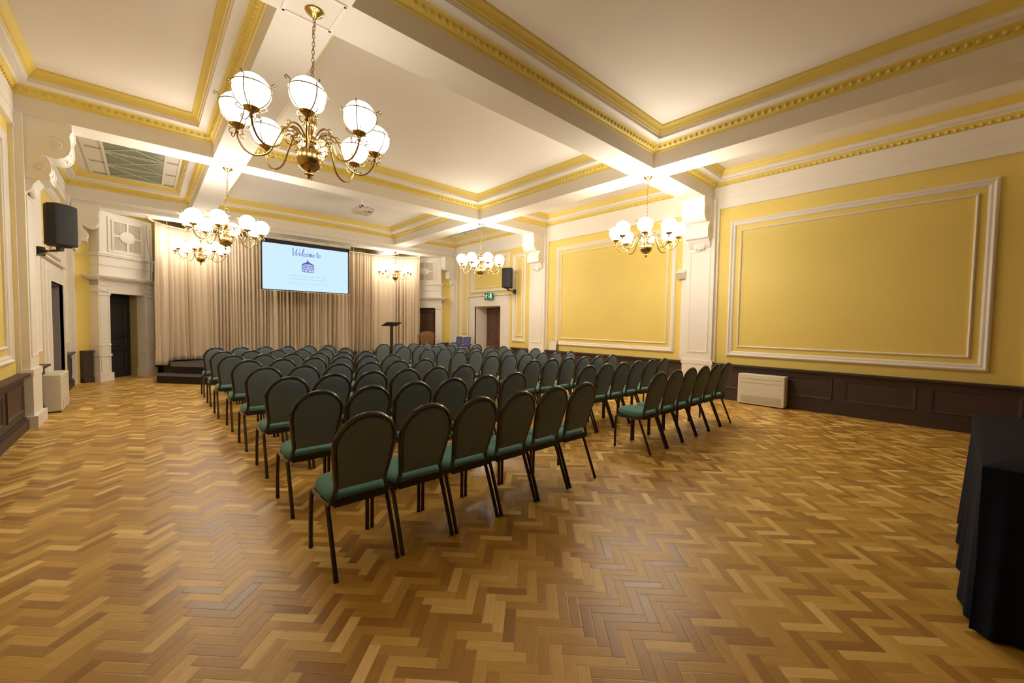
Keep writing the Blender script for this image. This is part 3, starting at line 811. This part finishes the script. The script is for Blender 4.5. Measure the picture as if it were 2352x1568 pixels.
# small white satellite speaker
t = thing('satellite_speaker', 'small white angled speaker on the yellow right wall beside the pilaster', 'speaker', (XR - .02, 4.20, 2.60), math.radians(-90))
b = MB(); b.prism([(-.20, .10), (-.06, .20), (.0, .20), (.0, .0), (-.10, -.02)], 'x', -.10, .10, ACW); b.build('cabinet', t)
b = MB(); b.box(-.02, .02, -.01, .02, .16, .23, RAILM); b.build('wall_bracket', t)

# ------------------------------------------------------------------ fan-coil heaters
def heater(loc, rz, label):
    t = thing('fan_coil_unit', label, 'air conditioner', loc, rz, 'white floor-standing air units')   # front faces -Y
    b = MB(); b.rbox(-.40, .40, -.215, 0, .02, .60, .02, ACW); b.build('casing', t)
    b = MB(); b.box(-.34, .34, -.219, -.214, .055, .19, ACG)
    for k in range(9): b.box(-.335, .335, -.222, -.218, .06 + k * .0145, .066 + k * .0145, ACW)
    b.build('intake_grille', t)
    b = MB(); b.box(-.34, .34, -.2185, -.214, .518, .585, ACW); b.box(-.34, .34, -.2195, -.2145, .514, .518, ACG); b.box(-.34, .34, -.2195, -.2145, .440, .444, ACG)
    b.build('outlet_flap', t)
    b = MB(); b.box(-.36, .36, -.19, -.02, 0, .02, LINE); b.build('plinth', t)
    return t
heater((XR - .105, 2.50, 0), math.radians(-90), 'cream floor-standing air unit against the dark dado under the right wall')
heater((XL + .07, 9.90, 0), math.radians(90), 'cream floor-standing air unit at the left wall beside the pilaster foot')

# ------------------------------------------------------------------ exit sign
ex_ = thing('exit_sign', 'green running-man emergency exit sign above the right-hand doorway', 'sign', (XR - .17, 11.0, 2.37), math.radians(-90))
b = MB(); b.box(-.21, .21, -.02, .03, 0, .21, EXG); b.build('panel', ex_)
b = MB(); b.box(-.22, .22, -.025, .035, -.02, 0, CABLE); b.box(.05, .16, .02, .10, .20, .23, RAILM); b.build('holder', ex_)
b = MB(); y = -.024
def xq(p): b.add([(a, y, c) for a, c in p], [tuple(range(len(p)))], EXW)
xq([(.105, .02), (.175, .02), (.175, .19), (.105, .19)])
xq([(.025, .19), (.045, .19), (.045, .075), (.025, .075)]); xq([(.0, .085), (.035, .03), (.07, .085)])
for p, w in (([(-.10, .145), (-.115, .10), (-.12, .08)], .016), ([(-.11, .135), (-.15, .13), (-.175, .10)], .008), ([(-.10, .135), (-.07, .12), (-.045, .13)], .008),
             ([(-.12, .085), (-.09, .065), (-.095, .025)], .010), ([(-.12, .085), (-.15, .06), (-.185, .055)], .010)):
    P = [Vector((a, y, c)) for a, c in p]; vs = []
    for i, q in enumerate(P):
        tt = (P[min(i + 1, 2)] - P[max(i - 1, 0)]).normalized(); nn = Vector((-tt.z, 0, tt.x)) * w; vs += [q + nn, q - nn]
    b.add(vs, [(0, 1, 3, 2), (2, 3, 5, 4)], EXW)
b.add([(-.085 + .016 * math.cos(k * PI / 6), y, .172 + .016 * math.sin(k * PI / 6)) for k in range(12)], [tuple(range(12))], EXW)
b.build('pictogram', ex_)

# framed card leaning on the dado ledge
t = thing('framed_notice', 'white framed notice card leaning on the dado ledge of the right wall', 'notice', (XR - .10, 8.06, .747), math.radians(-90))
b = MB(); b.box(-.145, .145, 0, .012, 0, .30, LINE); fr = b.build('frame', t); fr.rotation_euler = (math.radians(-9), 0, 0)
b = MB(); b.box(-.138, .138, -.003, 0, .008, .292, PAPER); p_ = b.build('card', t); p_.rotation_euler = (math.radians(-9), 0, 0)

# ------------------------------------------------------------------ lectern
t = thing('lectern', 'dark slim lectern with a slanted top standing before the curtain', 'lectern', (6.20, 12.90, .34))
b = MB(); b.rbox(-.20, .20, -.18, .18, 0, .03, .02, LECT); b.build('base', t)
b = MB(); b.box(-.042, .042, -.035, .035, .03, 1.06, LECT); b.build('post', t)
b = MB(); b.prism([(-.19, 1.15), (-.19, 1.175), (.19, 1.06), (.19, 1.035)], 'x', -.27, .27, LECT); b.box(-.27, .27, .18, .20, 1.035, 1.085, LECT); b.build('reading_top', t)

# ornate chair in front of the right stage door
t = thing('carved_armchair', 'high-backed patterned brown armchair before the right-hand stage door', 'chair', (7.80, 13.28, 0), math.radians(-30))
# local: front faces -Y, back at +Y
b = MB(); b.rbox(-.27, .27, -.26, .22, .40, .50, .05, PATF); b.build('seat', t)
b = MB(); ol = [(-.20, .52), (-.235, .70), (-.26, .92), (-.285, 1.0), (-.25, 1.12), (-.16, 1.165), (0, 1.195), (.16, 1.165), (.25, 1.12), (.285, 1.0), (.26, .92), (.235, .70), (.20, .52)]
cz = .85; b.loft([[(x * k, .22 + n, cz + (z - cz) * k) for x, z in ol] for k, n in ((.02, -.045), (.6, -.043), (.93, -.03), (1, -.01), (1, .02), (.9, .035), (.02, .04))], PATF); b.build('backrest', t)
b = MB(); b.tube([(x * 1.03, .225, cz + (z - cz) * 1.03) for x, z in ol], .014, REDW, 8); b.build('back_frame', t)
for sx in (-1, 1):
    b = MB(); b.tube(smooth_path([(sx * .27, .20, .70), (sx * .30, .0, .72), (sx * .30, -.18, .70), (sx * .29, -.22, .66)], 4), .02, REDW, 8); b.tube([(sx * .28, -.18, .70), (sx * .27, -.20, .44)], .016, REDW, 8); b.build('armrest', t)
    for yy in (-.23, .21):
        b = MB(); b.tube([(sx * .24, yy, .42), (sx * .25, yy * 1.04, .2), (sx * .24, yy * 1.08, 0)], [.022, .018, .014], REDW, 8); b.build('leg', t)

# two blue upholstered chairs against the right wall
t = thing('side_chair', 'blue-backed chair with red-brown frame by the right wall, nearer the stage corner', 'chair', (8.42, 12.42, 0), math.radians(-93), 'blue chairs by the right wall')
b = MB(); b.rbox(-.21, .21, -.25, .18, .40, .47, .03, BLUEF); b.build('seat', t)
b = MB(); b.prism([(.16, .52), (.215, 1.0), (.24, 1.0), (.19, .52)], 'x', -.18, .18, BLUEF); b.build('backrest', t)
b = MB()
for sx in (-1, 1): b.tube([(sx * .195, .17, .40), (sx * .195, .18, .52), (sx * .195, .232, 1.0)], .014, REDW, 6)
b.tube([(-.195, .232, 1.005), (0, .240, 1.012), (.195, .232, 1.005)], .013, REDW, 6); b.box(-.2, .2, -.24, .18, .37, .40, REDW); b.build('frame', t)
for sx in (-1, 1):
    for yy, y2 in ((-.22, -.23), (.16, .20)):
        b = MB(); b.tube([(sx * .19, yy, .38), (sx * .19, y2, 0)], .016, REDW, 6); b.build('leg', t)
dup(t, (8.42, 11.93, 0), math.radians(-88), 'blue-backed chair with red-brown frame by the right wall, nearer the doorway')

# navy cloth-covered table at the right, behind the last row
t = thing('draped_table', 'long table under a dark navy cloth at the lower right edge, in shadow', 'table', (4.0, -.50, 0))
b = MB(); b.box(-.93, .93, -.36, .36, .815, .84, DWOOD); b.build('tabletop', t)
for sx in (-.8, .8):
    for yy in (-.3, .3):
        b = MB(); b.tube([(sx, yy, 0), (sx, yy, .815)], .02, LINE, 8); b.build('leg', t)
b = MB(); per = []; n = 260
for i in range(n):
    s = i / n * 4; k = int(s); f = s - k; X, Y = .96, .39
    c = [(-X, -Y), (X, -Y), (X, Y), (-X, Y), (-X, -Y)]
    per.append((c[k][0] * (1 - f) + c[k + 1][0] * f, c[k][1] * (1 - f) + c[k + 1][1] * f))
rings = [[(x * .02, y * .02, .848) for x, y in per], [(x * .96, y * .93, .848) for x, y in per], [(x, y, .838) for x, y in per]]
for q in range(1, 9):
    tq = q / 8; rings.append([(x * (1 + tq * (.018 + .028 * math.sin(i * .41) + .012 * math.sin(i * .97))), y * (1 + tq * (.06 + .06 * math.sin(i * .41 + 1) + .03 * math.sin(i * .9))), .838 * (1 - tq) + .012) for i, (x, y) in enumerate(per)])
b.loft(rings, NAVY); b.build('cloth', t)

# loose cable draped over the left stage-door portal
b = MB(); o = Vector((-.31, 14.15, 0))
def pp(s, n, z): return Vector((-1.13, 13.5, 0)) + Vector((S2, S2, 0)) * s + Vector((S2, -S2, 0)) * n + Vector((0, 0, z))
b.tube(smooth_path([pp(1.44, .27, 3.95), pp(1.45, .27, 3.5), pp(1.47, .345, 3.05), pp(1.49, .30, 2.8), pp(1.50, .30, 2.56), pp(1.58, .30, 2.51)], 6), .005, CABLE, 5)
tag(b.build('loose_cable'), 'thin grey cable hanging down the left stage-door surround', 'cable')

# ------------------------------------------------------------------ world, camera
w = D.worlds.new('world'); bpy.context.scene.world = w; w.use_nodes = True
w.node_tree.nodes['Background'].inputs['Color'].default_value = (.02, .018, .016, 1)
w.node_tree.nodes['Background'].inputs['Strength'].default_value = .3
cam = D.cameras.new('camera'); co = D.objects.new('camera', cam); COL.objects.link(co)
yaw, pit, rol = math.radians(42.273), math.radians(-2.4186), math.radians(.8676)
fw = Vector((math.sin(yaw) * math.cos(pit), math.cos(yaw) * math.cos(pit), math.sin(pit)))
rt = Vector((math.cos(yaw), -math.sin(yaw), 0)); up_ = rt.cross(fw)
r2 = rt * math.cos(rol) + up_ * math.sin(rol); u2 = -rt * math.sin(rol) + up_ * math.cos(rol)
Mx = Matrix((r2, u2, -fw)).transposed().to_4x4(); Mx.translation = (0, 0, 1.5)
co.matrix_world = Mx
cam.sensor_width = 36; cam.lens = 928.7 / 2352 * 36; cam.clip_start = .02
sc = bpy.context.scene; sc.camera = co
sc.view_settings.view_transform = 'Standard'; sc.view_settings.look = 'None'; sc.view_settings.gamma = 1
sc.view_settings.use_curve_mapping = False; sc.view_settings.exposure = EXPO
